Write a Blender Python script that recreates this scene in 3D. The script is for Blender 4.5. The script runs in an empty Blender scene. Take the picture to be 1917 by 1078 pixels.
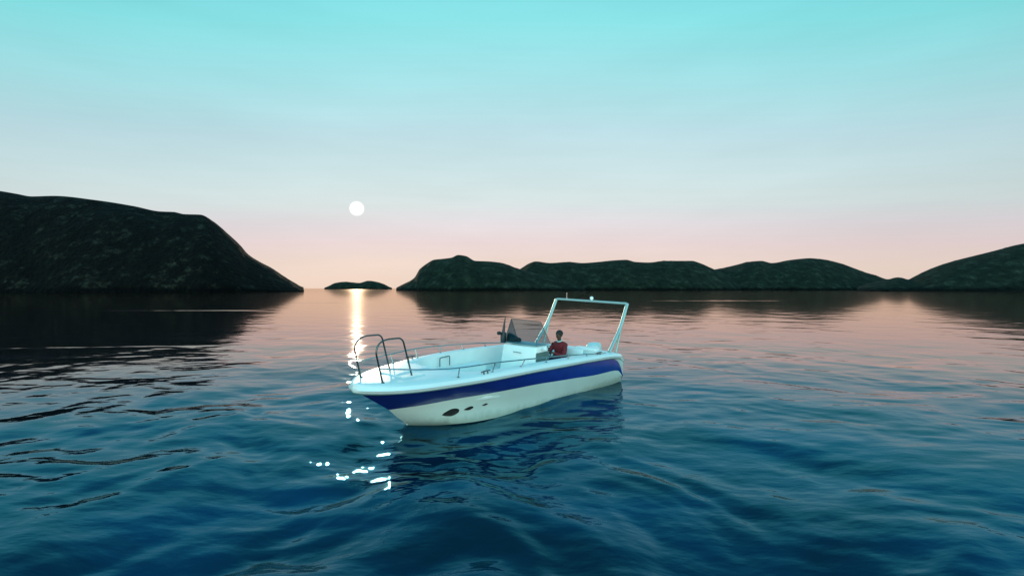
import bpy, bmesh, math, random
import numpy as np
from mathutils import Vector, Matrix
random.seed(7); rng = np.random.default_rng(11)
S = bpy.context.scene; COL = S.collection
R = math.radians

# ------------------------------------------------------------------ camera
CAM_H = 2.6
cam = bpy.data.cameras.new("camera"); camo = bpy.data.objects.new("camera", cam); COL.objects.link(camo)
camo.location = (0, 0, CAM_H); camo.rotation_euler = (R(90), 0, 0)
cam.sensor_width = 36.0; cam.lens = 933.0 / 1917.0 * 36.0
cam.shift_y = 0.5 / 1917.0
cam.clip_start = 0.05; cam.clip_end = 60000
S.camera = camo

# ------------------------------------------------------------------ world and sun
SUN_EL = 8.67; SUN_AZ = -17.3            # degrees above horizon / degrees right of +Y
SUN_DIR = Vector((math.sin(R(SUN_AZ)) * math.cos(R(SUN_EL)), math.cos(R(SUN_AZ)) * math.cos(R(SUN_EL)), math.sin(R(SUN_EL))))
W = bpy.data.worlds.new("World"); S.world = W; W.use_nodes = True
nt = W.node_tree; nt.nodes.clear()
def N(nt, t, **k):
    n = nt.nodes.new(t)
    for a, b in k.items(): setattr(n, a, b)
    return n
wo = N(nt, 'ShaderNodeOutputWorld'); bg = N(nt, 'ShaderNodeBackground'); L = nt.links
sky = N(nt, 'ShaderNodeTexSky', sky_type='NISHITA'); sky.sun_disc = False
sky.sun_elevation = R(SUN_EL); sky.sun_rotation = R(SUN_AZ); sky.air_density = 1.2; sky.dust_density = 0.6; sky.ozone_density = 2.0
tc = N(nt, 'ShaderNodeTexCoord'); sep = N(nt, 'ShaderNodeSeparateXYZ')
L.new(tc.outputs['Generated'], sep.inputs[0])
ramp = N(nt, 'ShaderNodeValToRGB'); cr = ramp.color_ramp; cr.interpolation = 'EASE' if False else 'LINEAR'
def s2l(c):
    return tuple(((v / 255) / 12.92 if v / 255 <= 0.04045 else ((v / 255 + 0.055) / 1.055) ** 2.4) for v in c)
stops = [(0.0, (234, 211, 196)), (0.05, (234, 213, 202)), (0.09, (231, 213, 213)), (0.13, (224, 218, 222)), (0.17, (214, 226, 226)), (0.23, (203, 226, 229)),
         (0.30, (190, 223, 231)), (0.38, (168, 226, 232)), (0.48, (138, 227, 231)), (0.60, (106, 200, 216)), (0.78, (74, 156, 194)), (1.0, (54, 120, 170))]
while len(cr.elements) < len(stops): cr.elements.new(0.5)
for e, (p, c) in zip(cr.elements, stops): e.position = p; e.color = (*s2l(c), 1)
def MN(op, a, b=None):
    n = N(nt, 'ShaderNodeMath', operation=op)
    for i, v in enumerate((a, b)):
        if v is None: continue
        if isinstance(v, (int, float)): n.inputs[i].default_value = v
        else: L.new(v, n.inputs[i])
    return n.outputs[0]
xx = MN('MULTIPLY', sep.outputs['X'], sep.outputs['X'])
L.new(MN('MULTIPLY', sep.outputs['Z'], MN('ADD', MN('MULTIPLY', xx, 0.65), 1.0)), ramp.inputs[0])
# the blue-green deepens a little away from the axis of the fjord
sc_ = N(nt, 'ShaderNodeVectorMath', operation='SCALE'); sc_.inputs['Scale'].default_value = 0.10
L.new(sky.outputs[0], sc_.inputs[0])
mixw = N(nt, 'ShaderNodeMix', data_type='RGBA'); mixw.inputs[0].default_value = 0.012
L.new(ramp.outputs[0], mixw.inputs[6]); L.new(sc_.outputs[0], mixw.inputs[7])
# faint uneven streaks of haze
hz = N(nt, 'ShaderNodeMapping'); hz.inputs['Scale'].default_value = (1.6, 1.6, 9.0); L.new(tc.outputs['Generated'], hz.inputs[0])
hn = N(nt, 'ShaderNodeTexNoise'); hn.inputs['Scale'].default_value = 1.5; hn.inputs['Detail'].default_value = 5; hn.inputs['Roughness'].default_value = .55; L.new(hz.outputs[0], hn.inputs['Vector'])
hg = N(nt, 'ShaderNodeMapRange'); hg.inputs['From Min'].default_value = .3; hg.inputs['From Max'].default_value = .7; hg.inputs['To Min'].default_value = .955; hg.inputs['To Max'].default_value = 1.045; L.new(hn.outputs[0], hg.inputs['Value'])
hs_ = N(nt, 'ShaderNodeVectorMath', operation='SCALE'); L.new(mixw.outputs[2], hs_.inputs[0]); L.new(hg.outputs[0], hs_.inputs['Scale'])
# gain added to the unseen sky behind the camera to brighten the boat
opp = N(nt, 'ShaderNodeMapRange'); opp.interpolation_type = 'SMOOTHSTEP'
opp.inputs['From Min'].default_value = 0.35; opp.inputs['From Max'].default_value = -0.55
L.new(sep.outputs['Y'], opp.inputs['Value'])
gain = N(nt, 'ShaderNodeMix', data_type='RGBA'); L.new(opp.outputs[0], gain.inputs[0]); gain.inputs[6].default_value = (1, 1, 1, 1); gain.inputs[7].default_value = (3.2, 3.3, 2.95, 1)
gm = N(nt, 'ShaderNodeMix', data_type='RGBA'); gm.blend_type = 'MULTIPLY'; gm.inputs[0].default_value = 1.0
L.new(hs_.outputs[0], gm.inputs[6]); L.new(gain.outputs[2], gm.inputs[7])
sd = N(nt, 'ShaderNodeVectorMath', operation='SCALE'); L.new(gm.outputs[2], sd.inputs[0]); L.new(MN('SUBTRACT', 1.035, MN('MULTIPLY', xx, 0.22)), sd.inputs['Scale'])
# visible disc of the low sun
dot = N(nt, 'ShaderNodeVectorMath', operation='DOT_PRODUCT'); dot.inputs[1].default_value = SUN_DIR
L.new(tc.outputs['Generated'], dot.inputs[0])
disc = N(nt, 'ShaderNodeMapRange'); disc.interpolation_type = 'SMOOTHSTEP'
disc.inputs['From Min'].default_value = math.cos(R(0.86)); disc.inputs['From Max'].default_value = math.cos(R(0.50))
L.new(dot.outputs['Value'], disc.inputs['Value'])
add = N(nt, 'ShaderNodeMix', data_type='RGBA'); add.blend_type = 'MIX'
L.new(disc.outputs[0], add.inputs[0]); L.new(sd.outputs[0], add.inputs[6]); add.inputs[7].default_value = (1.5, 1.47, 1.4, 1)
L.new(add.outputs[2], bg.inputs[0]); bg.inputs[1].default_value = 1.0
L.new(bg.outputs[0], wo.inputs[0])
sl = bpy.data.lights.new("sun_lamp", 'SUN'); slo = bpy.data.objects.new("sun_lamp", sl); COL.objects.link(slo)
sl.energy = 1.0; sl.angle = R(0.4); sl.color = (1.0, 0.82, 0.58)
slo.rotation_euler = SUN_DIR.to_track_quat('Z', 'Y').to_euler()
S.view_settings.view_transform = 'Standard'; S.view_settings.look = 'None'
S.view_settings.exposure = 0.0; S.view_settings.gamma = 1.0; S.view_settings.use_curve_mapping = False
S.cycles.max_bounces = 6; S.cycles.sample_clamp_indirect = 6

# ------------------------------------------------------------------ helpers
def tag(o, label=None, cat=None, group=None, kind=None):
    for k, v in (('label', label), ('category', cat), ('group', group), ('kind', kind)):
        if v: o[k] = v
    return o
def empty(name, loc=(0, 0, 0), mat=None):
    o = bpy.data.objects.new(name, None); COL.objects.link(o); o.location = loc; o.empty_display_size = 0.3
    if mat is not None: o.matrix_world = mat
    return o
def link(name, bm, mat, parent=None, smooth=True, sharp=35, recalc=True):
    if recalc: bmesh.ops.recalc_face_normals(bm, faces=bm.faces)
    me = bpy.data.meshes.new(name); bm.to_mesh(me); bm.free()
    if mat: me.materials.append(mat)
    if smooth:
        me.shade_smooth(); me.set_sharp_from_angle(angle=R(sharp))
    o = bpy.data.objects.new(name, me); COL.objects.link(o)
    if parent: o.parent = parent
    return o
def hexa(bm, c, rot=None, bevel=0.0):
    """box from 8 corners, bottom ring then top ring"""
    vs = [bm.verts.new(p) for p in c]
    fs = [bm.faces.new([vs[i] for i in f]) for f in ((3, 2, 1, 0), (4, 5, 6, 7), (0, 1, 5, 4), (1, 2, 6, 5), (2, 3, 7, 6), (3, 0, 4, 7))]
    if bevel:
        es = list({e for f in fs for e in f.edges})
        bmesh.ops.bevel(bm, geom=es, offset=bevel, segments=3, affect='EDGES', profile=0.5)
def box(bm, x0, x1, y0, y1, z0, z1, bevel=0.0):
    hexa(bm, [(x0, y0, z0), (x1, y0, z0), (x1, y1, z0), (x0, y1, z0), (x0, y0, z1), (x1, y0, z1), (x1, y1, z1), (x0, y1, z1)], bevel=bevel)
def smooth_path(pts, n=6):
    """Catmull-Rom through the points"""
    P = [Vector(p) for p in pts]; out = []
    for i in range(len(P) - 1):
        p0 = P[max(i - 1, 0)]; p1 = P[i]; p2 = P[i + 1]; p3 = P[min(i + 2, len(P) - 1)]
        for k in range(n):
            t = k / n
            out.append(0.5 * ((2 * p1) + (-p0 + p2) * t + (2 * p0 - 5 * p1 + 4 * p2 - p3) * t * t + (-p0 + 3 * p1 - 3 * p2 + p3) * t ** 3))
    out.append(P[-1]); return out
def fillet(pts, r, n=6):
    P = [Vector(p) for p in pts]; out = [P[0]]
    for i in range(1, len(P) - 1):
        a = (P[i - 1] - P[i]); b = (P[i + 1] - P[i]); rr = min(r, a.length * .45, b.length * .45)
        A = P[i] + a.normalized() * rr; B = P[i] + b.normalized() * rr
        for k in range(n + 1):
            t = k / n; out.append(A * (1 - t) ** 2 + P[i] * 2 * t * (1 - t) + B * t * t)
    out.append(P[-1]); return out
def tube(bm, pts, r, seg=10, r1=None, cap=True, flat=1.0):
    P = [Vector(p) for p in pts]; rings = []
    ref = None
    for i, p in enumerate(P):
        d = (P[min(i + 1, len(P) - 1)] - P[max(i - 1, 0)]).normalized()
        if ref is None:
            ref = Vector((0, 0, 1)) if abs(d.z) < .9 else Vector((1, 0, 0))
        x = (ref - d * ref.dot(d)).normalized(); y = d.cross(x); ref = x
        rad = r if r1 is None else r + (r1 - r) * i / (len(P) - 1)
        rings.append([bm.verts.new(p + (x * math.cos(2 * math.pi * k / seg) + y * math.sin(2 * math.pi * k / seg) * flat) * rad) for k in range(seg)])
    for a, b in zip(rings, rings[1:]):
        for k in range(seg): bm.faces.new([a[k], a[(k + 1) % seg], b[(k + 1) % seg], b[k]])
    if cap: bm.faces.new(rings[0][::-1]); bm.faces.new(rings[-1])
def lathe(bm, prof, c=(0, 0, 0), seg=20, axis='z'):
    rings = []
    for r, z in prof:
        ring = []
        for k in range(seg):
            a = 2 * math.pi * k / seg; x, y = r * math.cos(a), r * math.sin(a)
            q = {'z': (x, y, z), 'x': (z, x, y), 'y': (x, z, y)}[axis]
            ring.append(bm.verts.new((q[0] + c[0], q[1] + c[1], q[2] + c[2])))
        rings.append(ring)
    for a, b in zip(rings, rings[1:]):
        for k in range(seg): bm.faces.new([a[k], a[(k + 1) % seg], b[(k + 1) % seg], b[k]])
    bm.faces.new(rings[0][::-1]); bm.faces.new(rings[-1])
def grid(bm, rows):
    V = [[bm.verts.new(p) for p in r] for r in rows]
    for a, b in zip(V, V[1:]):
        for k in range(len(a) - 1):
            try: bm.faces.new([a[k], a[k + 1], b[k + 1], b[k]])
            except ValueError: pass
    return V
def pchip(xs, ys, x):
    xs = np.array(xs, float); ys = np.array(ys, float); x = np.asarray(x, float)
    h = np.diff(xs); d = np.diff(ys) / h; m = np.zeros_like(ys)
    for i in range(1, len(xs) - 1):
        if d[i - 1] * d[i] > 0: m[i] = 2 * d[i - 1] * d[i] / (d[i - 1] + d[i])
    m[0] = d[0]; m[-1] = d[-1]
    i = np.clip(np.searchsorted(xs, x) - 1, 0, len(xs) - 2); t = (x - xs[i]) / h[i]
    return (2 * t ** 3 - 3 * t ** 2 + 1) * ys[i] + (t ** 3 - 2 * t ** 2 + t) * h[i] * m[i] + (-2 * t ** 3 + 3 * t ** 2) * ys[i + 1] + (t ** 3 - t ** 2) * h[i] * m[i + 1]

# ------------------------------------------------------------------ materials
def mat(name, col, rough=.5, metal=0.0, spec=.5, var=0.0, vscale=6.0, col2=None, bump=0.0, bscale=40.0, coat=0.0, **kw):
    m = bpy.data.materials.new(name); m.use_nodes = True; t = m.node_tree; b = t.nodes['Principled BSDF']
    b.inputs['Base Color'].default_value = (*col, 1); b.inputs['Roughness'].default_value = rough
    b.inputs['Metallic'].default_value = metal; b.inputs['Specular IOR Level'].default_value = spec
    b.inputs['Coat Weight'].default_value = coat
    for k, v in kw.items(): b.inputs[k].default_value = v
    if var or col2:
        c = N(t, 'ShaderNodeTexCoord'); n = N(t, 'ShaderNodeTexNoise'); n.inputs['Scale'].default_value = vscale; n.inputs['Detail'].default_value = 6
        r = N(t, 'ShaderNodeValToRGB'); r.color_ramp.elements[0].position = .35; r.color_ramp.elements[1].position = .7
        c2 = col2 or tuple(v * (1 - var) for v in col)
        r.color_ramp.elements[0].color = (*c2, 1); r.color_ramp.elements[1].color = (*col, 1)
        t.links.new(c.outputs['Object'], n.inputs['Vector']); t.links.new(n.outputs[0], r.inputs[0]); t.links.new(r.outputs[0], b.inputs['Base Color'])
    if bump:
        c = N(t, 'ShaderNodeTexCoord'); n = N(t, 'ShaderNodeTexNoise'); n.inputs['Scale'].default_value = bscale; n.inputs['Detail'].default_value = 4
        bp = N(t, 'ShaderNodeBump'); bp.inputs['Strength'].default_value = bump; bp.inputs['Distance'].default_value = .01
        t.links.new(c.outputs['Object'], n.inputs['Vector']); t.links.new(n.outputs[0], bp.inputs['Height']); t.links.new(bp.outputs[0], b.inputs['Normal'])
    return m
M_gel = mat('white_gelcoat', (.80, .84, .82), .22, var=.07, vscale=1.6, coat=.3)
M_hull_shaded = mat('shaded_hull_gelcoat', (.60, .68, .63), .28, var=.10, vscale=1.2, coat=.2)  # white gelcoat darkened: the weaker light on the lower hull is in the colour
def stain(m):
    # weed and dirt line just above the water
    t = m.node_tree; l = t.links; b = t.nodes['Principled BSDF']; src = b.inputs['Base Color'].links[0].from_socket
    c = N(t, 'ShaderNodeTexCoord'); sx = N(t, 'ShaderNodeSeparateXYZ'); l.new(c.outputs['Object'], sx.inputs[0])
    mp = N(t, 'ShaderNodeMapping'); mp.inputs['Scale'].default_value = (2, 2, .4); l.new(c.outputs['Object'], mp.inputs[0])
    n = N(t, 'ShaderNodeTexNoise'); n.inputs['Scale'].default_value = 5; n.inputs['Detail'].default_value = 8; l.new(mp.outputs[0], n.inputs['Vector'])
    a = N(t, 'ShaderNodeMath', operation='MULTIPLY_ADD'); a.inputs[1].default_value = -.22; l.new(n.outputs[0], a.inputs[0]); l.new(sx.outputs['Z'], a.inputs[2])
    r = N(t, 'ShaderNodeMapRange'); r.inputs['From Min'].default_value = -.06; r.inputs['From Max'].default_value = .10; r.inputs['To Min'].default_value = .45; r.inputs['To Max'].default_value = 0; l.new(a.outputs[0], r.inputs['Value'])
    x = N(t, 'ShaderNodeMix', data_type='RGBA'); l.new(r.outputs[0], x.inputs[0]); l.new(src, x.inputs[6]); x.inputs[7].default_value = (.16, .20, .13, 1); l.new(x.outputs[2], b.inputs['Base Color'])
stain(M_hull_shaded)
M_deck = mat('deck_gelcoat', (.80, .82, .80), .42, var=.06, vscale=3, bump=.15, bscale=220)
M_floor = mat('nonslip_floor', (.66, .72, .70), .6, var=.1, vscale=5, bump=.3, bscale=260)
M_blue = mat('blue_stripe_paint', (.012, .036, .26), .22, var=.2, vscale=2.2, coat=.3)
M_steel = mat('stainless_steel', (.36, .40, .40), .22, metal=1.0)
M_dsteel = mat('dark_steel', (.10, .12, .12), .3, metal=1.0)
M_alu = mat('painted_aluminium', (.40, .50, .47), .35, metal=.35, var=.1, vscale=9)
M_black = mat('black_rubber', (.012, .012, .013), .55, var=.3, vscale=20)
M_dark = mat('dark_plastic', (.012, .035, .045), .35, var=.3, vscale=12)
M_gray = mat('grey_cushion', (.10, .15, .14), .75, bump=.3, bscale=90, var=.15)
M_screen = mat('display_glass', (.01, .05, .07), .08)
M_cowl = mat('engine_cowl', (.55, .66, .66), .25, var=.06, coat=.4)
M_jacket = mat('red_jacket', (.22, .007, .012), .75, var=.35, vscale=14, bump=.4, bscale=60)
M_trouser = mat('navy_trousers', (.025, .035, .07), .85, var=.3, vscale=14)
M_skin = mat('skin', (.10, .048, .03), .55, var=.12, vscale=18)
M_hair = mat('dark_hair', (.010, .007, .005), .6, var=.4, vscale=60, bump=.6, bscale=150)
M_shirt = mat('pale_collar', (.5, .6, .56), .8)
M_lamp = mat('white_lamp_lens', (.85, .88, .86), .2)
M_shoe = mat('shoe_leather', (.03, .03, .03), .6, var=.2)
def glass_mat():
    m = bpy.data.materials.new('tinted_windshield'); m.use_nodes = True; t = m.node_tree; t.nodes.clear()
    o = N(t, 'ShaderNodeOutputMaterial'); tr = N(t, 'ShaderNodeBsdfTransparent'); gl = N(t, 'ShaderNodeBsdfGlossy'); mx = N(t, 'ShaderNodeMixShader'); fr = N(t, 'ShaderNodeFresnel')
    tr.inputs[0].default_value = (.64, .74, .78, 1); gl.inputs['Roughness'].default_value = .03; fr.inputs[0].default_value = 1.12
    t.links.new(fr.outputs[0], mx.inputs[0]); t.links.new(tr.outputs[0], mx.inputs[1]); t.links.new(gl.outputs[0], mx.inputs[2]); t.links.new(mx.outputs[0], o.inputs[0])
    return m
M_glass = glass_mat()

# ------------------------------------------------------------------ water
def water_material():
    m = bpy.data.materials.new('sea_water'); m.use_nodes = True; t = m.node_tree; t.nodes.clear(); l = t.links
    out = N(t, 'ShaderNodeOutputMaterial'); c = N(t, 'ShaderNodeTexCoord')
    at = N(t, 'ShaderNodeAttribute', attribute_name='ruffle')
    mp = N(t, 'ShaderNodeMapping'); mp.inputs['Scale'].default_value = (.55, 1.0, 1.0); mp.inputs['Rotation'].default_value = (0, 0, .15)
    l.new(c.outputs['Object'], mp.inputs[0])
    n1 = N(t, 'ShaderNodeTexNoise'); n1.inputs['Scale'].default_value = 2.6; n1.inputs['Detail'].default_value = 3; n1.inputs['Roughness'].default_value = .35
    l.new(mp.outputs[0], n1.inputs['Vector'])
    bp = N(t, 'ShaderNodeBump'); bp.inputs['Distance'].default_value = .065
    l.new(n1.outputs[0], bp.inputs['Height']); l.new(at.outputs['Fac'], bp.inputs['Strength'])
    n3 = N(t, 'ShaderNodeTexNoise'); n3.inputs['Scale'].default_value = 15; n3.inputs['Detail'].default_value = 3
    l.new(mp.outputs[0], n3.inputs['Vector'])
    bq = N(t, 'ShaderNodeBump'); bq.inputs['Distance'].default_value = .0035
    l.new(n3.outputs[0], bq.inputs['Height']); l.new(at.outputs['Fac'], bq.inputs['Strength']); l.new(bp.outputs[0], bq.inputs['Normal']); bp = bq
    fr = N(t, 'ShaderNodeFresnel'); fr.inputs['IOR'].default_value = 1.44; l.new(bp.outputs[0], fr.inputs['Normal'])
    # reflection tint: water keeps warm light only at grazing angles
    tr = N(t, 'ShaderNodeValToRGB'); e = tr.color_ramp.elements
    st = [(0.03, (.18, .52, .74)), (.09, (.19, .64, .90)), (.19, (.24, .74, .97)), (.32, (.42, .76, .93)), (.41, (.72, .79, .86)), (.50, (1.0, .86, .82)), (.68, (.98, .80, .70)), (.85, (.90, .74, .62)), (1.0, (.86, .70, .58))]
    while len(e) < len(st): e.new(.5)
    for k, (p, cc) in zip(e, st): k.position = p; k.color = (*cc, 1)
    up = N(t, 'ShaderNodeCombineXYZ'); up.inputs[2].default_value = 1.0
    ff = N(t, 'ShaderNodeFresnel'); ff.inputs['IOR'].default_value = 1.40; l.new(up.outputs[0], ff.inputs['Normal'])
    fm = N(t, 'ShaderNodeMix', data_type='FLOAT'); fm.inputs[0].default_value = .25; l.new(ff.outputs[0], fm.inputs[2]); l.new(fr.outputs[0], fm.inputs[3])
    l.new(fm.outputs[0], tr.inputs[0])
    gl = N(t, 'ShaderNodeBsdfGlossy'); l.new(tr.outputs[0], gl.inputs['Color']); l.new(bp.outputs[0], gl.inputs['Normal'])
    rg = N(t, 'ShaderNodeMapRange'); rg.inputs['From Min'].default_value = 0; rg.inputs['From Max'].default_value = .5; rg.inputs['To Min'].default_value = .06; rg.inputs['To Max'].default_value = .012
    l.new(at.outputs['Fac'], rg.inputs['Value']); l.new(rg.outputs[0], gl.inputs['Roughness'])
    # light scattered back from the water body
    n = N(t, 'ShaderNodeTexNoise'); n.inputs['Scale'].default_value = .6; n.inputs['Detail'].default_value = 5
    l.new(mp.outputs[0], n.inputs['Vector'])
    r = N(t, 'ShaderNodeValToRGB'); r.color_ramp.elements[0].color = (.003, .019, .032, 1); r.color_ramp.elements[1].color = (.004, .050, .115, 1)
    r.color_ramp.elements[0].position = .40; r.color_ramp.elements[1].position = .74
    l.new(n.outputs[0], r.inputs[0])
    df = N(t, 'ShaderNodeBsdfDiffuse'); ab = N(t, 'ShaderNodeMapRange'); ab.inputs['From Min'].default_value = .12; ab.inputs['From Max'].default_value = .45; ab.inputs['To Min'].default_value = .80; ab.inputs['To Max'].default_value = .12
    l.new(fr.outputs[0], ab.inputs['Value']); am = N(t, 'ShaderNodeVectorMath', operation='SCALE'); l.new(r.outputs[0], am.inputs[0]); l.new(ab.outputs[0], am.inputs['Scale']); l.new(am.outputs[0], df.inputs['Color'])
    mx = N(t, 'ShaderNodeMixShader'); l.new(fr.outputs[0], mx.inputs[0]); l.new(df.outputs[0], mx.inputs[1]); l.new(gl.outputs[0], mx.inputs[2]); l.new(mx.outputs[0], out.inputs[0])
    return m
def ripple_level(r):
    # slope amount of the water by distance from the boat's wind patch
    return np.interp(r, [0, 4.5, 7, 10, 14, 20, 30, 60, 200], [.175, .162, .128, .088, .055, .026, .0105, .0055, .0038])
def build_water():
    rr = [1.2]
    while rr[-1] < 25000:
        r = rr[-1]; rr.append(r * (1 + (.0042 if r < 90 else (.012 if r < 400 else .08))))
    rr = np.array(rr)
    af = np.linspace(-54, 54, 820); ac = np.linspace(54, 306, 90)[1:-1]
    ang = np.radians(np.concatenate([af, ac])); na = len(ang)
    RR, AA = np.meshgrid(rr, ang, indexing='ij'); X = RR * np.sin(AA); Y = RR * np.cos(AA)
    lev = ripple_level(RR)
    # warp
    U = X + .35 * np.sin(.9 * Y + .5 * X) + .18 * np.sin(1.9 * Y - 1.3 * X + 1); V = Y + .3 * np.sin(.8 * X - .6 * Y + 2) + .16 * np.sin(2.1 * X + 1.1 * Y)
    Z = np.zeros_like(X); dr = np.gradient(rr)[:, None]
    nc = 90
    lam = np.exp(rng.uniform(math.log(.28), math.log(7.5), nc)); k = 2 * math.pi / lam
    th = rng.normal(math.radians(75), math.radians(48), nc)      # wave travel, mostly along the view
    ph = rng.uniform(0, 2 * math.pi, nc); w = rng.uniform(.5, 1.4, nc) * np.where(lam < .6, .5, 1) * np.where(lam > 1.3, 1.8, 1)
    w /= math.sqrt((w ** 2).sum())
    for i in range(nc):
        f = np.clip((lam[i] / dr - 2.2) / 2.5, 0, 1)
        s = np.sin(k[i] * (U * math.cos(th[i]) + V * math.sin(th[i])) + ph[i])
        s = (1 - 2 * np.sqrt(s * s + .12)) * .5 * (1 if lam[i] > .9 else 0) + s * (.75 if lam[i] > .9 else 1)
        Z += math.sqrt(2) * w[i] / k[i] * s * f
    patch = .75 + .5 * (.5 + .5 * np.sin(.33 * X + .21 * Y + .8 * np.sin(.17 * Y)))
    Z = Z * lev * patch
    # long low wakes running across the sound
    def wake(x0, x1, y, h, wd, sl=0.0, cv=0.0):
        xx = (X - x0) / (x1 - x0); env = np.clip(xx * 4, 0, 1) * np.clip((1 - xx) * 4, 0, 1); env = np.where((xx > 0) & (xx < 1), env * env * (3 - 2 * env), 0)
        yc = y + sl * (X - x0) + cv * (X - (x0 + x1) / 2) ** 2
        return h * env * np.exp(-((Y - yc) / wd) ** 2)
    Z += wake(-52, -27, 57.5, .060, .62, .04) + wake(-40, -29, 88, .04, .8) + wake(24, 62, 104, .07, 1.0) 
    Z += wake(-24, -9.5, 21.6, .010, .22, .12) + wake(-17, -8, 20.2, .008, .16, .05)
    # ripples thrown off by the hull
    dx = X - 1.87; dy = Y - 14.75; bu = dx * -.6444 + dy * -.7641; bv = dx * .7646 + dy * -.6436
    dd = (np.sqrt(((bu - 2.9) / 3.25) ** 2 + (bv / 1.22) ** 2) - 1) * 1.7
    Z += .016 * np.exp(-(dd - .12) ** 2 / .4) * np.sin(dd * 13 + 1.1 * np.sin(bu * 2.3) + .6 * np.sin(bu * 5.1 + 1)) * (.6 + .4 * np.sin(bu * 1.7 + 2))
    co = np.stack([X, Y, Z], -1).reshape(-1, 3).astype(np.float32)
    nr = len(rr); i, j = np.meshgrid(np.arange(nr - 1), np.arange(na), indexing='ij'); j2 = (j + 1) % na
    q = np.stack([i * na + j, i * na + j2, (i + 1) * na + j2, (i + 1) * na + j], -1).reshape(-1, 4)[:, ::-1]
    cz = len(co); co = np.vstack([co, [[0, 0, 0]]])
    tri = np.stack([np.full(na, cz), (np.arange(na) + 1) % na, np.arange(na)], -1)
    me = bpy.data.meshes.new('water'); me.vertices.add(len(co)); me.vertices.foreach_set('co', co.ravel())
    nl = q.size + tri.size; me.loops.add(nl); me.loops.foreach_set('vertex_index', np.concatenate([q.ravel(), tri.ravel()]).astype(np.int32))
    me.polygons.add(len(q) + len(tri))
    me.polygons.foreach_set('loop_start', np.concatenate([np.arange(len(q)) * 4, q.size + np.arange(len(tri)) * 3]).astype(np.int32))
    me.update(calc_edges=True)
    if me.polygons[1000].normal.z < 0: me.flip_normals()
    me.shade_smooth()
    a = me.attributes.new('ruffle', 'FLOAT', 'POINT')
    rl = np.interp(np.append(RR.ravel(), 0), [0, 5, 9, 14, 22, 40, 120, 600], [1.15, 1.05, .66, .34, .12, .045, .02, .01]).astype(np.float32)
    a.data.foreach_set('value', rl)
    me.materials.append(water_material())
    o = bpy.data.objects.new('water', me); COL.objects.link(o)
    return tag(o, 'rippled dark blue sea water of the sound', None, None, 'structure')
water = build_water()
# sea bed below the water sheet
bm = bmesh.new(); bmesh.ops.create_grid(bm, x_segments=4, y_segments=4, size=26000)
sb = link('ground', bm, mat('sea_bed', (.01, .03, .035), .9, var=.3, vscale=.2), None); sb.location.z = -12
tag(sb, None, None, None, 'structure')

# ------------------------------------------------------------------ hills
def fbm(x, y, seed, octs=6, f0=1.0, gain=.5):
    g = np.random.default_rng(seed); out = np.zeros_like(x); a = 1
    for o in range(octs):
        for _ in range(3):
            t = g.uniform(0, 2 * math.pi); p = g.uniform(0, 6.28, 2); f = f0 * 2 ** o * g.uniform(.8, 1.25)
            u = x * math.cos(t) + y * math.sin(t); v = -x * math.sin(t) + y * math.cos(t)
            out += a / 3 * np.sin(f * u + p[0] + 1.3 * np.sin(f * .7 * v + p[1]))
        a *= gain
    return out
def hill_material(name, cold, colm, coll, scale):
    m = bpy.data.materials.new(name); m.use_nodes = True; t = m.node_tree; b = t.nodes['Principled BSDF']; l = t.links
    b.inputs['Roughness'].default_value = .95; b.inputs['Specular IOR Level'].default_value = .1
    c = N(t, 'ShaderNodeTexCoord'); n = N(t, 'ShaderNodeTexNoise'); n.inputs['Scale'].default_value = scale; n.inputs['Detail'].default_value = 9; n.inputs['Roughness'].default_value = .74
    l.new(c.outputs['Object'], n.inputs['Vector'])
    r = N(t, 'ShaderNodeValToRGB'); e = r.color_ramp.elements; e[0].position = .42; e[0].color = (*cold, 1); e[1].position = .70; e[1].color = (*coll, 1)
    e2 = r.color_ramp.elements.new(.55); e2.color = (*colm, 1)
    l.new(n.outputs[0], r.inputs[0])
    # hill base painted near black, standing in for the dark reflection at the shore
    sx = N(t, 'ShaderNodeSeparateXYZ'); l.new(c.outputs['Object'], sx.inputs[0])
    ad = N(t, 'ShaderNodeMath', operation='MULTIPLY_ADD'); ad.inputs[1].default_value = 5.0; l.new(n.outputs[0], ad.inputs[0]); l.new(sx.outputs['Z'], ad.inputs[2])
    base_dark = N(t, 'ShaderNodeMapRange'); base_dark.inputs['From Min'].default_value = 4.2; base_dark.inputs['From Max'].default_value = 6.5; base_dark.inputs['To Min'].default_value = .12; base_dark.inputs['To Max'].default_value = 1; l.new(ad.outputs[0], base_dark.inputs['Value'])
    vs_ = N(t, 'ShaderNodeVectorMath', operation='SCALE'); l.new(r.outputs[0], vs_.inputs[0]); l.new(base_dark.outputs[0], vs_.inputs['Scale']); l.new(vs_.outputs[0], b.inputs['Base Color'])
    n2 = N(t, 'ShaderNodeTexNoise'); n2.inputs['Scale'].default_value = scale * 2.2; n2.inputs['Detail'].default_value = 8
    l.new(c.outputs['Object'], n2.inputs['Vector'])
    bp = N(t, 'ShaderNodeBump'); bp.inputs['Strength'].default_value = 1.0; bp.inputs['Distance'].default_value = 3.5 
    l.new(n2.outputs[0], bp.inputs['Height']); l.new(bp.outputs[0], b.inputs['Normal'])
    return m
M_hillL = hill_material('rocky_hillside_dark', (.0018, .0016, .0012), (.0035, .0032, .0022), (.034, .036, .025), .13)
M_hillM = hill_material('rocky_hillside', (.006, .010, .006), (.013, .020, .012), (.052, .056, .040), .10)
F = 933.0
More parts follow.
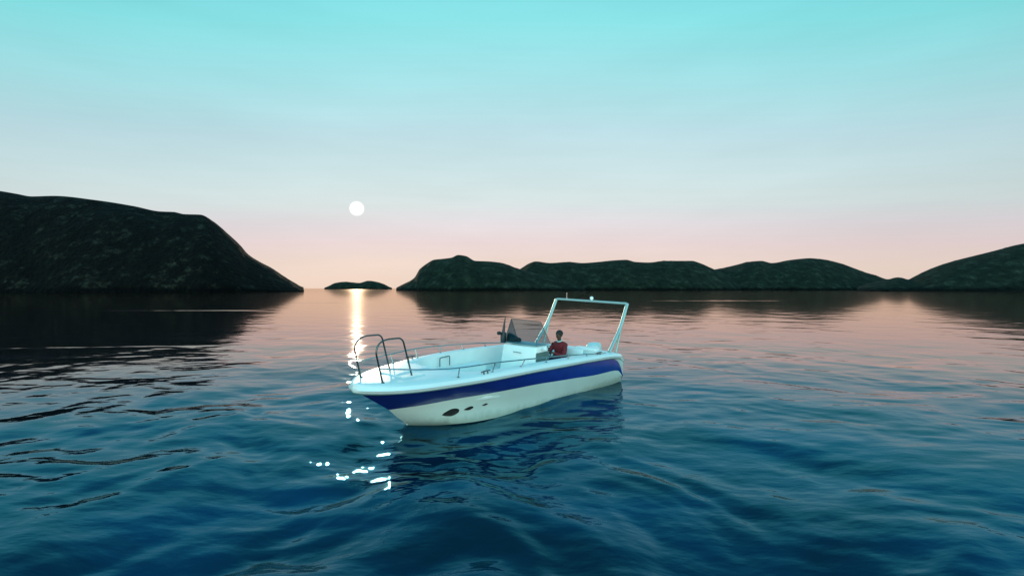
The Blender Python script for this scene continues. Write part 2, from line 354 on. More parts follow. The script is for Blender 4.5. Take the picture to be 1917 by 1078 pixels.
def hill(name, sil, Dc, Dn, Df, label, m, seed, rough=.05, n=(320, 90)):
    """sil: silhouette (px, py) in photograph pixels as seen from the shore opposite; Dc crest distance, Dn near shore, Df far shore"""
    xs = [s[0] for s in sil]; ys = [540 - s[1] for s in sil]
    px = np.linspace(xs[0], xs[-1], n[0]); el = np.maximum(pchip(xs, ys, px), 0) / F
    wfrac = np.clip(el / el.max(), 0, 1) ** .6
    t = np.linspace(-1, 1, n[1])
    PX, T = np.meshgrid(px, t, indexing='ij'); EL = np.repeat(el[:, None], n[1], 1); WF = np.repeat(wfrac[:, None], n[1], 1)
    D = np.where(T < 0, Dc + T * (Dc - Dn) * (.25 + .75 * WF), Dc + T * (Df - Dc) * (.25 + .75 * WF))
    X = (PX - 958.5) / F * D; Yv = D
    prof = np.where(T < 0, 1 - np.abs(T) ** 2.1, (1 - T ** 2))
    crest = EL * Dc + CAM_H * (EL > 0.0005)
    Z = crest * prof
    nz = fbm(X / 60, Yv / 60, seed, 7) 
    Z += nz * rough * crest * np.clip(1 - prof, 0, .5) * 2.0 * (prof > 0)
    # sharper crags in the profile and a small crest unevenness
    Z += fbm(X / 9, Yv / 9, seed + 3, 4) * crest * .008 + np.abs(fbm(X / 4, Yv / 4, seed + 8, 3)) * .5 * (crest > 3)
    # keep the crest line where it was seen: lower anything that would rise above it
    lim = EL * D + CAM_H + crest * .004
    Z = np.where(T < 0, np.minimum(Z, lim), Z)
    Z = np.where(np.abs(T) > .999, -3, Z); Z = np.where(EL < .0006, -2, Z)
    bm = bmesh.new(); grid(bm, np.stack([X, Yv, Z], -1).tolist())
    o = link(name, bm, m, None, sharp=180, recalc=False)
    for_up(o)
    return tag(o, label, None, None, 'structure')
def for_up(o):
    me = o.data
    if me.polygons[len(me.polygons) // 2].normal.z < 0: me.flip_normals()
hill('hill', [(-520, 330), (-300, 318), (-120, 345), (0, 359), (30, 364), (60, 369), (100, 368), (180, 376), (250, 387), (300, 397), (325, 398), (345, 402), (375, 403), (400, 416), (425, 437), (448, 458), (465, 477), (485, 490), (510, 503), (530, 517), (550, 529), (568, 539), (580, 541)],
     430, 300, 760, 'tall dark rocky headland sloping into the water at left', M_hillL, 5, .07, (460, 120))
hill('hill', [(603, 541), (615, 536), (628, 530), (645, 528), (660, 529), (672, 530), (690, 526), (705, 528), (718, 532), (728, 537), (738, 541)],
     1400, 1330, 1500, 'tiny low islet on the horizon under the sun', M_hillM, 9, .04, (90, 30))
hill('hill', [(738, 541), (750, 535), (768, 526), (776, 520), (786, 504), (800, 494), (812, 487), (830, 485), (845, 483), (858, 478), (872, 480), (890, 489), (915, 490), (940, 493), (960, 500), (975, 505), (1010, 514), (1060, 526), (1100, 541)],
     620, 520, 900, 'steep dark island hill with a small peak, centre left of the ridge', M_hillM, 21, .05, (260, 80))
hill('hill', [(930, 541), (950, 524), (968, 508), (980, 500), (990, 494), (1003, 490), (1030, 493), (1065, 491), (1090, 493), (1120, 491), (1150, 488), (1172, 487), (1190, 491), (1215, 492), (1245, 489), (1295, 489), (1310, 493), (1335, 504), (1370, 519), (1410, 541)],
     700, 590, 1000, 'long flat-topped dark hill in the middle of the ridge', M_hillM, 33, .05, (300, 80))
hill('hill', [(1270, 541), (1300, 522), (1330, 507), (1350, 503), (1380, 496), (1400, 491), (1425, 489), (1445, 493), (1475, 488), (1500, 485), (1515, 484), (1545, 487), (1575, 494), (1600, 503), (1622, 511), (1640, 516), (1655, 522), (1690, 528), (1730, 541)],
     760, 630, 1100, 'rounded dark hill with two summits right of the flat-topped ridge', M_hillM, 41, .05, (300, 80))
hill('hill', [(1600, 541), (1630, 530), (1660, 524), (1684, 520), (1700, 524), (1712, 518), (1730, 509), (1760, 497), (1790, 488), (1830, 478), (1870, 468), (1900, 460), (1940, 453), (2060, 440), (2200, 432), (2400, 450), (2600, 541)],
     520, 400, 900, 'dark hill rising out of the picture at the right edge', M_hillM, 55, .05, (380, 100))
# keep object names plain: hill, hill.001 ...

# ------------------------------------------------------------------ the boat
BM = Matrix(((-0.6444271420663525, 0.7646326368715846, 0.0071126084526470824, 1.87068), (-0.7641396121573608, -0.643610921454462, -0.04307708110511381, 14.75358), (-0.028360389633981298, -0.033195066129561884, 0.9990464332975034, 0), (0, 0, 0, 1)))
boat = empty('motor_boat', mat=BM)
tag(boat, 'white open motor boat with blue side stripe and tall roll bar on the water', 'boat')
LB = 7.40
tt = 1 - (1 - np.linspace(0, 1, 72)) ** 1.6      # more stations near the bow
US = -.36      # stern end
def ln(U, vt, wt):
    x = tt; u = US + x * (U - US); v = pchip(*zip(*vt), x); w = pchip(*zip(*wt), x); return np.stack([u, v, w], -1)
LIPV = [(0, 1.37), (.008, 1.405), (.025, 1.42), (.1, 1.46), (.2, 1.49), (.375, 1.49), (.55, 1.43), (.7, 1.30), (.8, 1.13), (.88, .93), (.94, .66), (.975, .38), (.993, .17), (1, 0)]
liptop = ln(LB, [(x, v - .02) for x, v in LIPV[:-1]] + [(1, 0)], [(0, .66), (.006, .73), (.02, .79), (.045, .83), (.1, .88), (.25, .955), (.4, 1.01), (.6, 1.05), (.8, 1.05), (1, 1.03)])
lipmid = ln(LB + .02, [(x, v + .025 if v else 0) for x, v in LIPV], [(0, .61), (.006, .67), (.02, .73), (.045, .77), (.1, .83), (.25, .905), (.4, .955), (.6, .995), (.8, .99), (1, .97)])
lipbot = ln(LB - .01, LIPV, [(0, .56), (.006, .61), (.02, .67), (.045, .71), (.1, .77), (.25, .845), (.4, .895), (.6, .935), (.8, .93), (1, .91)])
strtop = ln(7.20, [(0, 1.355), (.01, 1.375), (.025, 1.385), (.1, 1.43), (.2, 1.46), (.375, 1.46), (.55, 1.40), (.7, 1.25), (.8, 1.04), (.88, .79), (.94, .52), (.98, .26), (1, 0)],
            [(0, .17), (.015, .36), (.035, .54), (.06, .66), (.1, .745), (.25, .83), (.4, .885), (.6, .92), (.8, .90), (1, .83)])
strbot = ln(6.62, [(0, 1.345), (.01, 1.365), (.025, 1.375), (.1, 1.42), (.2, 1.44), (.4, 1.41), (.6, 1.26), (.75, 1.0), (.85, .70), (.93, .38), (1, 0)],
            [(0, .13), (.02, .25), (.05, .36), (.1, .41), (.25, .46), (.4, .54), (.6, .60), (.8, .57), (1, .43)])
l25 = ln(6.42, [(0, 1.34), (.1, 1.38), (.4, 1.34), (.6, 1.18), (.75, .96), (.86, .72), (.94, .40), (1, 0)], [(0, .11), (.05, .2), (.1, .22), (.5, .27), (1, .24)])
l0 = ln(6.16, [(0, 1.27), (.2, 1.27), (.48, 1.22), (.7, 1.06), (.83, .86), (.93, .48), (1, 0)], [(0, -.05), (.5, -.0), (1, .02)])
keel = ln(5.7, [(0, 0), (1, 0)], [(0, -.36), (.6, -.36), (1, -.22)])
def side_rows(lines, s):
    return [[(p[0], s * p[1], p[2]) for p in ln_] for ln_ in lines]
def mid(a, b, bulge=0.0, f=.5):
    m = a * (1 - f) + b * f; m = m.copy(); m[:, 1] += bulge * np.sign(m[:, 1]) * (m[:, 1] > .05); return m
bm = bmesh.new()
for s in (1, -1):
    grid(bm, side_rows([keel, mid(keel, l0, .02), l0, mid(l0, l25, .01), l25, mid(l25, strbot, .006), strbot], s))
    grid(bm, side_rows([strtop, lipbot], s))
# transom
tr = [ln_[0] for ln_ in (keel, l0, l25, strbot, strtop, lipbot)]
vs = [bm.verts.new((p[0], p[1], p[2])) for p in tr[0:]] + [bm.verts.new((p[0], -p[1], p[2])) for p in tr[:0:-1]]
bm.faces.new(vs)
bmesh.ops.remove_doubles(bm, verts=bm.verts, dist=.0008)
hull = link('hull', bm, M_hull_shaded, boat, sharp=40)
bm = bmesh.new()
for s in (1, -1): grid(bm, side_rows([strbot, mid(strbot, strtop, .012, .33), mid(strbot, strtop, .012, .66), strtop], s))
bmesh.ops.remove_doubles(bm, verts=bm.verts, dist=.0008)
link('blue_stripe', bm, M_blue, boat, sharp=60)
bm = bmesh.new()
for s in (1, -1): grid(bm, side_rows([lipbot, lipmid, liptop], s))
vs = [bm.verts.new(p) for p in [(lipbot[0][0] - .0, lipbot[0][1], lipbot[0][2]), tuple(lipmid[0]), tuple(liptop[0]), (liptop[0][0], -liptop[0][1], liptop[0][2]), (lipmid[0][0], -lipmid[0][1], lipmid[0][2]), (lipbot[0][0], -lipbot[0][1], lipbot[0][2])]]
bm.faces.new(vs)
bmesh.ops.remove_doubles(bm, verts=bm.verts, dist=.0008)
link('gunwale', bm, M_gel, boat, sharp=50)
# added dark tube, stands for the shadow under the gunwale lip
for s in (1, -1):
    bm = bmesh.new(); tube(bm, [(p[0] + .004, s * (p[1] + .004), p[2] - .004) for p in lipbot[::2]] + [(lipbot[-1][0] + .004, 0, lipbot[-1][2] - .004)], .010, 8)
    link('lip_shadow', bm, M_gray, boat)
# deck with cockpit opening
U0, U1 = .62, 5.55
def gv(u): return float(np.interp(u, liptop[:, 0], liptop[:, 1]))
def gw(u): return float(np.interp(u, liptop[:, 0], liptop[:, 2]))
def inner(u):
    if u <= U0 + .001 or u > U1: return 0.0
    b = gv(u) - .27
    if u > 4.5: b = min(b, (gv(u) - .27) * max(0, 1 - ((u - 4.5) / (U1 - 4.5)) ** 3.2) ** .5)
    if u < U0 + .18: b *= .9 + .1 * math.sqrt(max(0, 1 - ((U0 + .18 - u) / .18) ** 2))
    return b
us = sorted(set(list(np.linspace(US, U0, 5)) + [U0 + .002] + list(np.linspace(U0 + .01, 4.5, 40)) + list(U1 - (U1 - 4.5) * (1 - np.linspace(0, 1, 26)) ** 2) + list(liptop[:, 0][liptop[:, 0] > U1])))
bm = bmesh.new()
SOLE = .50
for s in (1, -1):
    rows = []
    for u in us:
        g, w, i = gv(u), gw(u), inner(u); c = .035 if i == 0 else .028
        row = []
        for f in (0, .06, .3, .55, .8, .95, 1):
            v = g + (i - g) * f; row.append((u, s * v, w + (c * min(1, f * 8) * (1 if i else (1 + .6 * f)) if f < 1 or i == 0 else c * .6)))
        rows.append(row)
    grid(bm, rows)
    # coaming wall down to the sole
    wall = [[(u, s * inner(u), gw(u) + .017), (u, s * (inner(u) - .01) if inner(u) > .02 else 0, gw(u) - .04), (u, s * max(inner(u) - .03, 0), SOLE)] for u in us if U0 < u <= U1]
    grid(bm, wall)
b0 = inner(U0 + .002)
bm.faces.new([bm.verts.new(p) for p in [(U0 + .002, -b0, gw(U0) + .017), (U0 + .002, b0, gw(U0) + .017), (U0 + .02, b0 - .03, SOLE), (U0 + .02, -b0 + .03, SOLE)]])
bmesh.ops.remove_doubles(bm, verts=bm.verts, dist=.0001)
link('deck', bm, M_deck, boat, sharp=38)
def prism(outline, z0, z1, name, m, parent, bevel=.02):
    bm = bmesh.new(); vs = [bm.verts.new((x, y, z0)) for x, y in outline]; f = bm.faces.new(vs)
    r = bmesh.ops.extrude_face_region(bm, geom=[f]); nv = [e for e in r['geom'] if isinstance(e, bmesh.types.BMVert)]
    bmesh.ops.translate(bm, verts=nv, vec=(0, 0, z1 - z0))
    top = [e for e in bm.edges if all(abs(v.co.z - z1) < 1e-6 for v in e.verts)]
    if bevel: bmesh.ops.bevel(bm, geom=top, offset=bevel, segments=3, affect='EDGES')
    return link(name, bm, m, parent, sharp=40)
def inner_outline(a, b, ins=.0):
    U = np.linspace(a, b, 40); up = [(u, max(inner(u) - ins, 0.001)) for u in U]
    return up + [(u, -v) for u, v in reversed(up)]
prism(inner_outline(U0 + .01, U1 - .005, .012), SOLE - .03, SOLE + .004, 'cockpit_floor', M_floor, boat, 0)
prism(inner_outline(4.35, U1 - .01, .035), SOLE + .006, .80, 'casting_platform', M_deck, boat, .03)
# hatch in the platform with its little pull rail
prism([(4.62, -.34), (5.15, -.34), (5.15, .34), (4.62, .34)], .802, .822, 'hatch', M_deck, boat, .008)
# storage lockers along the sides of the cockpit
for s in (1, -1):
    U = np.linspace(3.05, 4.30, 10); ol = [(u, s * (inner(u) - .045)) for u in U] + [(u, s * (inner(u) - .42)) for u in reversed(U)]
    if s < 0: ol = ol[::-1]
    prism(ol, SOLE + .006, .74, 'side_locker', M_deck, boat, .025)
# foredeck anchor locker lid
prism([(6.05, -.40), (6.55, -.36), (6.55, .36), (6.05, .40)], 1.088, 1.112, 'anchor_locker_lid', M_deck, boat, .008)
# grab rails standing inside the cockpit side
for (u, v, w, d) in ((4.40, -1.02, .86, 1), (4.05, .98, .80, 1)):
    bm = bmesh.new(); tube(bm, fillet([(u, v, w - .07), (u, v, w + .15), (u + -.34, v - .02, w + .16), (u - .34, v - .02, w - .07)], .04), .011)
    link('grab_rail', bm, M_dsteel, boat)
# pulpit hoops
for s in (1, -1):
    bm = bmesh.new(); v = s * .35
    pts = [(7.0, v, 1.05), (7.15, v, 1.66), (7.09, v * .97, 1.80), (6.93, v * .95, 1.87), (6.60, v * .95, 1.86), (6.53, v * .96, 1.80), (6.33, v, 1.08)]
    tube(bm, fillet(pts, .09, 5), .0165, 12)
    for p in ((7.0, v), (6.33, v)): lathe(bm, [(.035, 1.065), (.035, 1.085), (.02, 1.095)], (p[0], p[1], 0), 14)
    link('bow_rail', bm, M_dsteel, boat)  # chrome hoops in shadow: the shade is put into the dark steel colour
# side rails with posts
for s in (1, -1):
    rail = [(7.08, .36, 1.35), (6.82, .60, 1.335), (6.48, .83, 1.31), (6.10, 1.00, 1.285), (5.70, 1.12, 1.275), (4.95, 1.27, 1.275), (4.1, 1.36, 1.235), (3.2, 1.40, 1.175), (2.4, 1.405, 1.11), (1.5, 1.40, 1.02), (.9, 1.37, .955)]
    rail = [(a, s * b, c) for a, b, c in rail]
    sp = smooth_path(rail, 6)
    root = bmesh.new(); tube(root, sp + fillet([sp[-1], (.62, s * 1.36, .925), (.56, s * 1.36, .83)], .07), .0135, 10)
    rt = link('side_rail', root, M_steel, boat)
    for u in (5.75, 4.95, 4.15, 3.3, 2.45, 1.6):
        q = min(sp, key=lambda p: abs(p[0] - u)); bm = bmesh.new()
        tube(bm, [(u, s * (gv(u) - .11), gw(u) + .01), (q[0], q[1], q[2])], .011, 8); lathe(bm, [(.028, 0), (.028, .012), (.014, .02)], (u, s * (gv(u) - .11), gw(u) + .024), 12)
        link('rail_post', bm, M_steel, rt)
# cleats
for s in (1, -1):
    for u in (5.15, 1.05):
        bm = bmesh.new(); v = s * (gv(u) - .07); w = gw(u) + .022
        for d in (-.055, .055): lathe(bm, [(.018, 0), (.012, .045)], (u + d, v, w), 10)
        tube(bm, [(u - .13, v, w + .05), (u - .06, v, w + .058), (u + .06, v, w + .058), (u + .13, v, w + .05)], .013, 8)
        link('cleat', bm, M_dsteel, boat)
# hull vents in the lower side
side_lines = [l0, l25, strbot]
def hull_at(u, w, s=1):
    pts = []
    for ln_ in (keel, l0, mid(l0, l25, .01), l25, mid(l25, strbot, .006), strbot):
        pts.append((np.interp(u, ln_[:, 0], ln_[:, 2]), np.interp(u, ln_[:, 0], ln_[:, 1])))
    z = [p[0] for p in pts]; v = [p[1] for p in pts]; o = np.argsort(z)
    return s * float(np.interp(w, np.array(z)[o], np.array(v)[o]))
for s in (1, -1):
    for (u, w, ru, rw) in ((5.60, .28, .14, .068), (5.25, .32, .085, .032), (4.90, .35, .055, .018)):
        bm = bmesh.new(); rings = []
        for k, (f, off) in enumerate(((1.12, .002), (1.06, .014), (.98, .010), (.90, .006), (.5, .006))):
            ring = []
            for a in range(28):
                t = 2 * math.pi * a / 28; cu = math.cos(t); su = math.sin(t)
                uu = u + ru * f * cu; ww = w + rw * f * su * (1.0 - .42 * max(cu, 0)) - .16 * (uu - u)
                ring.append(bm.verts.new((uu, hull_at(uu, ww, s) + s * off, ww)))
            rings.append(ring)
        for a, b in zip(rings, rings[1:]):
            for q in range(28): bm.faces.new([a[q], a[(q + 1) % 28], b[(q + 1) % 28], b[q]])
        bm.faces.new(rings[-1])
        link('hull_vent', bm, M_black, boat, sharp=60)
# roll bar
rb = empty('roll_bar'); rb.parent = boat
def rect_tube(bm, pts, a, seg=12): tube(bm, pts, a, seg, flat=.8)
for s in (1, -1):
    bm = bmesh.new(); v = s * 1.26
    top = (-.79, v * .985, 2.17) if s > 0 else (-.79, v, 2.19)
    tube(bm, fillet([(.26, v, .90), (-.36, v, 1.50), top], .3, 6), .041, 14, flat=1.25)
    tube(bm, [(-.44, v, 1.60), (-.12, v, .84)], .031, 10)
    tube(bm, [(.02, v, 1.15), (-.27, v, 1.14)], .018, 10)
    lathe(bm, [(.06, 0), (.06, .02), (.04, .03)], (.27, v, gw(.27) + .015), 14)
    lathe(bm, [(.05, 0), (.05, .02), (.03, .03)], (-.0, v, gw(0) + .0), 14) if False else None
    link('support_leg', bm, M_alu, rb)
bm = bmesh.new(); tube(bm, fillet([(-.74, -1.26, 2.12), (-.79, -1.235, 2.195), (-.79, 1.225, 2.175), (-.74, 1.25, 2.1)], .06, 5), .036, 14)
link('crossbar', bm, M_alu, rb)
bm = bmesh.new(); lathe(bm, [(.03, 0), (.03, .02), (.05, .03), (.055, .07), (.045, .10), (.02, .12)], (-.79, .05, 2.212), 16)
link('navigation_light', bm, M_lamp, rb)
bm = bmesh.new(); lathe(bm, [(.03, 0), (.03, .03), (.012, .04), (.010, .16), (.018, .165), (.018, .19)], (-.79, -.86, 2.22), 12)
link('antenna', bm, M_steel, rb)
# helm console
cs = empty('helm_console'); cs.parent = boat
V0, V1 = -.60, .53; CT = 1.20
bm = bmesh.new()
hexa(bm, [(2.72, V0, SOLE), (2.72, V1, SOLE), (1.98, V1, SOLE), (1.98, V0, SOLE), (2.60, V0 + .03, CT), (2.60, V1 - .01, CT + .02), (2.12, V1 - .01, CT + .02), (2.12, V0 + .03, CT)][::1], bevel=.035)
link('console_body', bm, M_gel, cs, sharp=50)
bm = bmesh.new()   # dark side panel recess, sits proud by 3 mm
box(bm, 2.08, 2.62, V1 + .003, V1 + .012, .56, 1.08, .004); link('side_panel', bm, M_gray, cs)
bm = bmesh.new(); box(bm, 2.676, 2.690, -.16, .10, 1.045, 1.06, .003); link('door_handle', bm, M_dsteel, cs)
bm = bmesh.new(); box(bm, 2.13, 2.56, V0 + .06, V1 - .05, CT + .026, CT + .055, .012); link('dashboard', bm, M_floor, cs)
bm = bmesh.new(); hexa(bm, [(2.22, -.56, CT + .06), (2.50, -.56, CT + .06), (2.50, -.30, CT + .06), (2.22, -.30, CT + .06), (2.33, -.56, CT + .28), (2.45, -.56, CT + .26), (2.45, -.30, CT + .18), (2.33, -.30, CT + .20)], bevel=.02)
inst = link('instrument_pod', bm, M_dark, cs)
bm = bmesh.new(); lathe(bm, [(.05, 0), (.07, .03), (.06, .08), (.02, .11)], (2.45, -.16, CT + .078), 16); link('compass', bm, M_dark, cs)
bm = bmesh.new(); lathe(bm, [(.028, 0), (.028, .03), (.045, .06), (.045, .09), (.025, .11)], (2.36, V1 + .012, 1.17), 16, 'y'); link('side_lamp', bm, M_lamp, cs)
# steering wheel
sw = empty('steering_wheel'); sw.parent = cs; sw.location = (1.86, .24, 1.02); sw.rotation_euler = (0, R(-62), 0)
bm = bmesh.new(); C0 = [(.19 * math.cos(a), .19 * math.sin(a), 0) for a in np.linspace(0, 2 * math.pi, 29)]; tube(bm, C0, .014, 8)
for a in (90, 210, 330): tube(bm, [(0, 0, -.03), (.19 * math.cos(R(a)), .19 * math.sin(R(a)), 0)], .011, 8)
lathe(bm, [(.045, -.05), (.045, -.02), (.02, -.01)], (0, 0, 0), 14); tube(bm, [(0, 0, -.04), (0, 0, -.16)], .02, 8)
link('wheel_rim', bm, M_black, sw)
# windshield: raked front pane and two swept side panes, steel frame
ws = empty('windshield'); ws.parent = cs
A = [(2.58, -.56, 1.23), (2.58, .50, 1.24), (2.34, .46, 1.84), (2.36, -.50, 1.86)]
Bq = [(2.58, .50, 1.24), (2.02, .55, 1.24), (2.10, .51, 1.42), (2.34, .46, 1.84)]
Cq = [(2.58, -.56, 1.23), (2.02, -.58, 1.24), (2.10, -.55, 1.42), (2.36, -.50, 1.86)]
for Q in (A, Bq, Cq):
    bm = bmesh.new(); P = [Vector(p) for p in Q]; c = sum(P, Vector()) / 4; n = (P[1] - P[0]).cross(P[2] - P[0]).normalized() * .002
    P = [c + (p - c) * .985 for p in P]; hexa(bm, [p - n for p in P] + [p + n for p in P]); link('pane', bm, M_glass, ws, smooth=False)
bm = bmesh.new()
tube(bm, fillet([A[1], A[2], A[3], A[0]], .06), .006, 8)
tube(bm, fillet([Bq[1], Bq[2], Bq[3]], .05), .005, 8); tube(bm, fillet([Cq[1], Cq[2], Cq[3]], .05), .005, 8)
link('frame', bm, M_dsteel, ws)
# aerial and rod-like stanchion beside the windshield's far corner
bm = bmesh.new(); hexa(bm, [(2.62, -.66, 1.22), (2.50, -.66, 1.22), (2.50, -.54, 1.22), (2.62, -.54, 1.22), (2.62, -.66, 1.50), (2.50, -.66, 1.50), (2.50, -.54, 1.50), (2.62, -.54, 1.50)], bevel=.02)
tube(bm, [(2.56, -.60, 1.50), (2.54, -.585, 1.72), (2.52, -.565, 1.93)], .042, 10, r1=.008)
link('searchlight_mount', bm, M_dark, cs)
bm = bmesh.new(); lathe(bm, [(.04, 0), (.05, .03), (.045, .08), (.02, .10)], (2.62, -.66, 1.48), 14, 'x'); link('horn', bm, M_black, cs)
# helm seat
hs = empty('helm_seat'); hs.parent = boat
bm = bmesh.new(); box(bm, .98, 1.52, -.10, .80, SOLE, .60, .03); link('seat_base', bm, M_gel, hs)
bm = bmesh.new(); box(bm, .96, 1.54, -.12, .82, .605, .68, .035); link('seat_cushion', bm, M_gray, hs)
bm = bmesh.new(); hexa(bm, [(.90, -.10, .69), (1.0, -.10, .69), (1.0, .80, .69), (.90, .80, .69), (.82, -.10, .99), (.90, -.10, .99), (.90, .80, .99), (.82, .80, .99)], bevel=.03); link('backrest', bm, M_gel, hs)
# aft bench and engine
ab = empty('aft_bench'); ab.parent = boat
bm = bmesh.new(); box(bm, .645, .92, -1.05, 1.08, SOLE + .006, .80, .03); link('bench_base', bm, M_gel, ab)
bm = bmesh.new(); box(bm, .65, .93, -1.03, 1.06, .805, .87, .025); link('bench_cushion', bm, M_floor, ab)
bm = bmesh.new(); box(bm, .34, .60, .35, 1.02, .86, 1.0, .03); link('locker_box', bm, M_gel, ab)
en = empty('outboard_engine'); en.parent = boat
bm = bmesh.new()
rows = []
for z, a, b, o in ((.62, .16, .15, 0), (.70, .24, .19, .0), (.86, .28, .21, -.01), (1.0, .26, .20, -.02), (1.08, .20, .16, -.03), (1.10, .08, .07, -.03)):
    z -= .17
    rows.append([(-.78 + o + a * math.copysign(abs(math.cos(t)) ** .75, math.cos(t)), .15 + b * math.copysign(abs(math.sin(t)) ** .75, math.sin(t)), z) for t in np.linspace(0, 2 * math.pi, 29)])
g = grid(bm, rows); bm.faces.new(g[-1][:-1]); bm.faces.new(g[0][:-1][::-1]); bmesh.ops.remove_doubles(bm, verts=bm.verts, dist=.0005)
link('cowling', bm, M_cowl, en, sharp=60)
bm = bmesh.new(); hexa(bm, [(-.86, .09, -.45), (-.66, .11, -.45), (-.66, .19, -.45), (-.86, .21, -.45), (-.92, .05, .46), (-.62, .05, .46), (-.62, .25, .46), (-.92, .25, .46)], bevel=.02); link('midsection', bm, M_black, en)
bm = bmesh.new(); box(bm, -.64, -.365, .04, .26, .12, .43, .02); link('mounting_bracket', bm, M_black, en)
# black swim ladder bracket and fender on the port quarter
bm = bmesh.new(); lathe(bm, [(.02, 0), (.06, .03), (.07, .12), (.05, .20), (.015, .24)], (-.44, 1.22, .36), 14); link('fender', bm, M_black, boat)
bm = bmesh.new(); box(bm, -.46, -.365, 1.12, 1.26, .14, .22, .015); link('transom_bracket', bm, M_black, boat)

# ------------------------------------------------------------------ the person
def skin_chain(name, verts, edges, radii, m, parent, sub=2, root=0):
    me = bpy.data.meshes.new(name); me.from_pydata([Vector(v) for v in verts], edges, []); me.materials.append(m)
    o = bpy.data.objects.new(name, me); COL.objects.link(o); o.parent = parent
    sk = o.modifiers.new('skin', 'SKIN'); sk.use_smooth_shade = True
    if not me.skin_vertices: me.attributes.new('skin_vertices', 'FLOAT_VECTOR', 'POINT')
    sv = me.skin_vertices[0].data
    for i, r in enumerate(radii):
        sv[i].radius = (r, r) if not isinstance(r, tuple) else r; sv[i].use_root = (i == root)
    ss = o.modifiers.new('sub', 'SUBSURF'); ss.levels = sub; ss.render_levels = sub
    return o
# person frame: x forward, y left, z up; origin on the seat under the hips
PM = BM @ Matrix.Translation((1.20, .27, .63)) @ Matrix.Rotation(R(-6), 4, 'Z')
# thing at the root of the scene
person = empty('person', mat=PM)
tag(person, 'seated helmsman in a red jacket with short dark hair holding the steering wheel', 'person')
hip = .12
V = []; E = []; RD = []
def vtx(p, r, par=None):
    V.append(p); RD.append(r)
    if par is not None: E.append((par, len(V) - 1))
    return len(V) - 1
pel = vtx((0, 0, hip), (.15, .12)); bel = vtx((-.01, 0, .24), (.14, .11), pel); che = vtx((.0, 0, .40), (.165, .12), bel); sho = vtx((.0, 0, .50), (.12, .09), che)
nk = vtx((.02, 0, .575), .052, sho); nk2 = vtx((.035, 0, .63), .05, nk); hd = vtx((.055, 0, .70), (.072, .085), nk2); hd2 = vtx((.045, 0, .77), (.078, .092), hd); hd3 = vtx((.03, 0, .825), (.055, .065), hd2)
hands = []
for s in (1, -1):
    a = vtx((0, s * .17, .485), .062, sho); b = vtx((.10, s * .245, .33), .05, a); c = vtx((.20, s * .27, .22), .044, b)
    d = vtx((.34, s * .21, .27), .038, c); e = vtx((.47, s * .155, .325), .028, d); f = vtx((.53, s * .14, .345), (.036, .022), e); hands.append((s, e, f))
    h = vtx((.03, s * .09, .09), .095, pel); k = vtx((.40, s * .12, .09), .068, h); kn = vtx((.46, s * .12, .05), .062, k); an = vtx((.66, s * .13, -.03), .042, kn)
    he = vtx((.69, s * .13, -.07), .04, an); to = vtx((.76, s * .14, .04), .032, he)
body = skin_chain('body', V, E, RD, M_skin, person)
# fingers and thumb as their own chains on the same skin, rooted in the palm and curled round the wheel rim
for s, e, f in hands:
    for q, (dy, ln1) in enumerate(((-.027, .036), (-.009, .040), (.009, .038), (.027, .031))):
        b0 = Vector((.545, s * .14 + dy, .352 - .004 * q))
        p = [b0 - Vector((.02, 0, 0)), b0 + Vector((ln1, 0, .004)), b0 + Vector((ln1 + .018, 0, -.020)), b0 + Vector((ln1 + .004, 0, -.040))]
        skin_chain('finger', p, [(0, 1), (1, 2), (2, 3)], [.010, .0095, .009, .008], M_skin, body, 1)
    p = [Vector((.51, s * .14 - s * .015, .342)), Vector((.535, s * .14 - s * .045, .335)), Vector((.565, s * .14 - s * .050, .325))]
    skin_chain('thumb', p, [(0, 1), (1, 2)], [.012, .011, .009], M_skin, body, 1)
# face: nose, brow, ears
bm = bmesh.new(); tube(bm, [(.135, 0, .755), (.150, 0, .730), (.162, 0, .712), (.14, 0, .70)], .010, 8, r1=.013); link('nose', bm, M_skin, body)
for s in (1, -1):
    bm = bmesh.new(); lathe(bm, [(.006, -.008), (.028, -.004), (.03, .004), (.008, .010)], (.03, s * .085, .74), 12, 'y'); link('ear', bm, M_skin, body)
    bm = bmesh.new(); lathe(bm, [(.004, -.006), (.011, 0), (.004, .006)], (.134, s * .032, .752), 10, 'x'); link('eye', bm, M_shoe, body)
bm = bmesh.new(); tube(bm, [(.138, -.022, .682), (.146, 0, .680), (.138, .022, .682)], .005, 6); link('mouth', bm, mat('lips', (.16, .05, .04), .5), body)
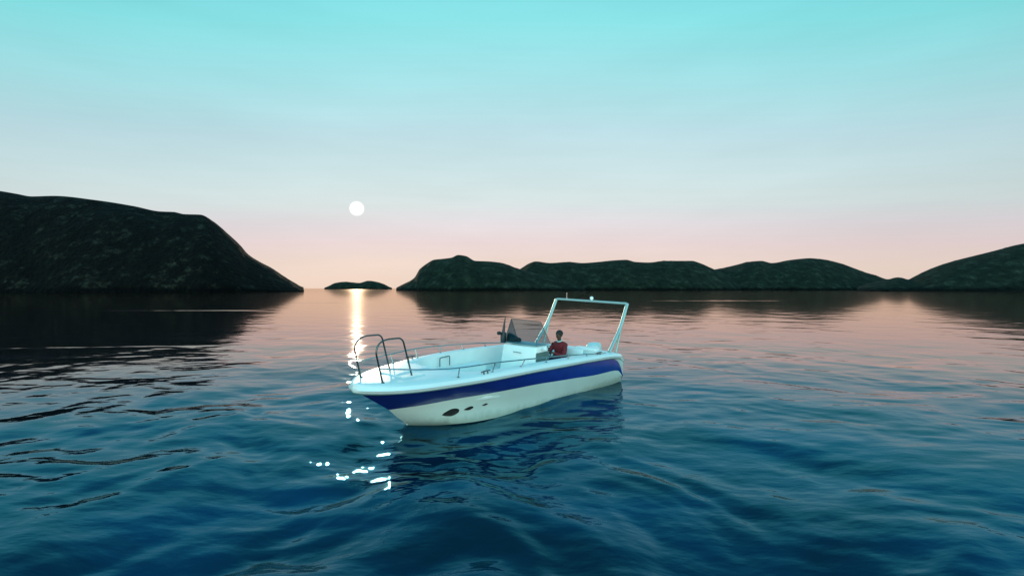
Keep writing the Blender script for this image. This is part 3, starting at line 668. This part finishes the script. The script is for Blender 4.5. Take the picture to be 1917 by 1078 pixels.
# hair cap
bm = bmesh.new(); bmesh.ops.create_uvsphere(bm, u_segments=28, v_segments=18, radius=1)
for v in list(bm.verts):
    x, y, z = v.co; v.co = Vector((.030 + x * .108, y * .094, .785 + z * .095)) 
    v.co += v.co.normalized() * 0.004 * math.sin(40 * v.co.y + 31 * v.co.x)
bmesh.ops.delete(bm, geom=[v for v in bm.verts if v.co.z < .70 + (v.co.x - .0) * .75 - .02 or v.co.z < .685], context='VERTS')
hair = link('hair', bm, M_hair, body, sharp=180)
# jacket follows torso and arms
JV = []; JE = []; JR = []
def jv(p, r, par=None):
    JV.append(p); JR.append(r)
    if par is not None: JE.append((par, len(JV) - 1))
    return len(JV) - 1
j0 = jv((-.005, 0, .10), (.185, .155)); j1 = jv((-.01, 0, .25), (.175, .145), j0); j2 = jv((0, 0, .40), (.20, .15), j1); j3 = jv((.0, 0, .505), (.13, .105), j2); j4 = jv((.015, 0, .57), (.072, .07), j3)
for s in (1, -1):
    a = jv((0, s * .175, .485), .08, j3); b = jv((.10, s * .25, .33), .068, a); c = jv((.20, s * .275, .22), .06, b); d = jv((.34, s * .215, .27), .052, c); e = jv((.455, s * .16, .318), .04, d)
skin_chain('jacket', JV, JE, JR, M_jacket, person)
bm = bmesh.new(); tube(bm, [(.055 * math.cos(a) + .02, .058 * math.sin(a), .585 - .02 * math.cos(a)) for a in np.linspace(0, 2 * math.pi, 21)], .018, 8, flat=1.4); link('collar', bm, M_shirt, person)
TV = [(0, 0, .10)]; TE = []; TR = [(.16, .13)]
for s in (1, -1):
    i = len(TV); TV += [(.04, s * .09, .095), (.40, s * .12, .092), (.465, s * .12, .045), (.655, s * .13, -.025)]; TR += [.108, .08, .075, .058]
    TE += [(0, i), (i, i + 1), (i + 1, i + 2), (i + 2, i + 3)]
skin_chain('trousers', TV, TE, TR, M_trouser, person)
for s in (1, -1):
    bm = bmesh.new(); tube(bm, smooth_path([(.68, s * .13, -.085), (.715, s * .132, -.04), (.74, s * .14, .04), (.755, s * .143, .10)], 4), .052, 12, r1=.034, flat=1.0)
    link('shoe', bm, M_shoe, person)
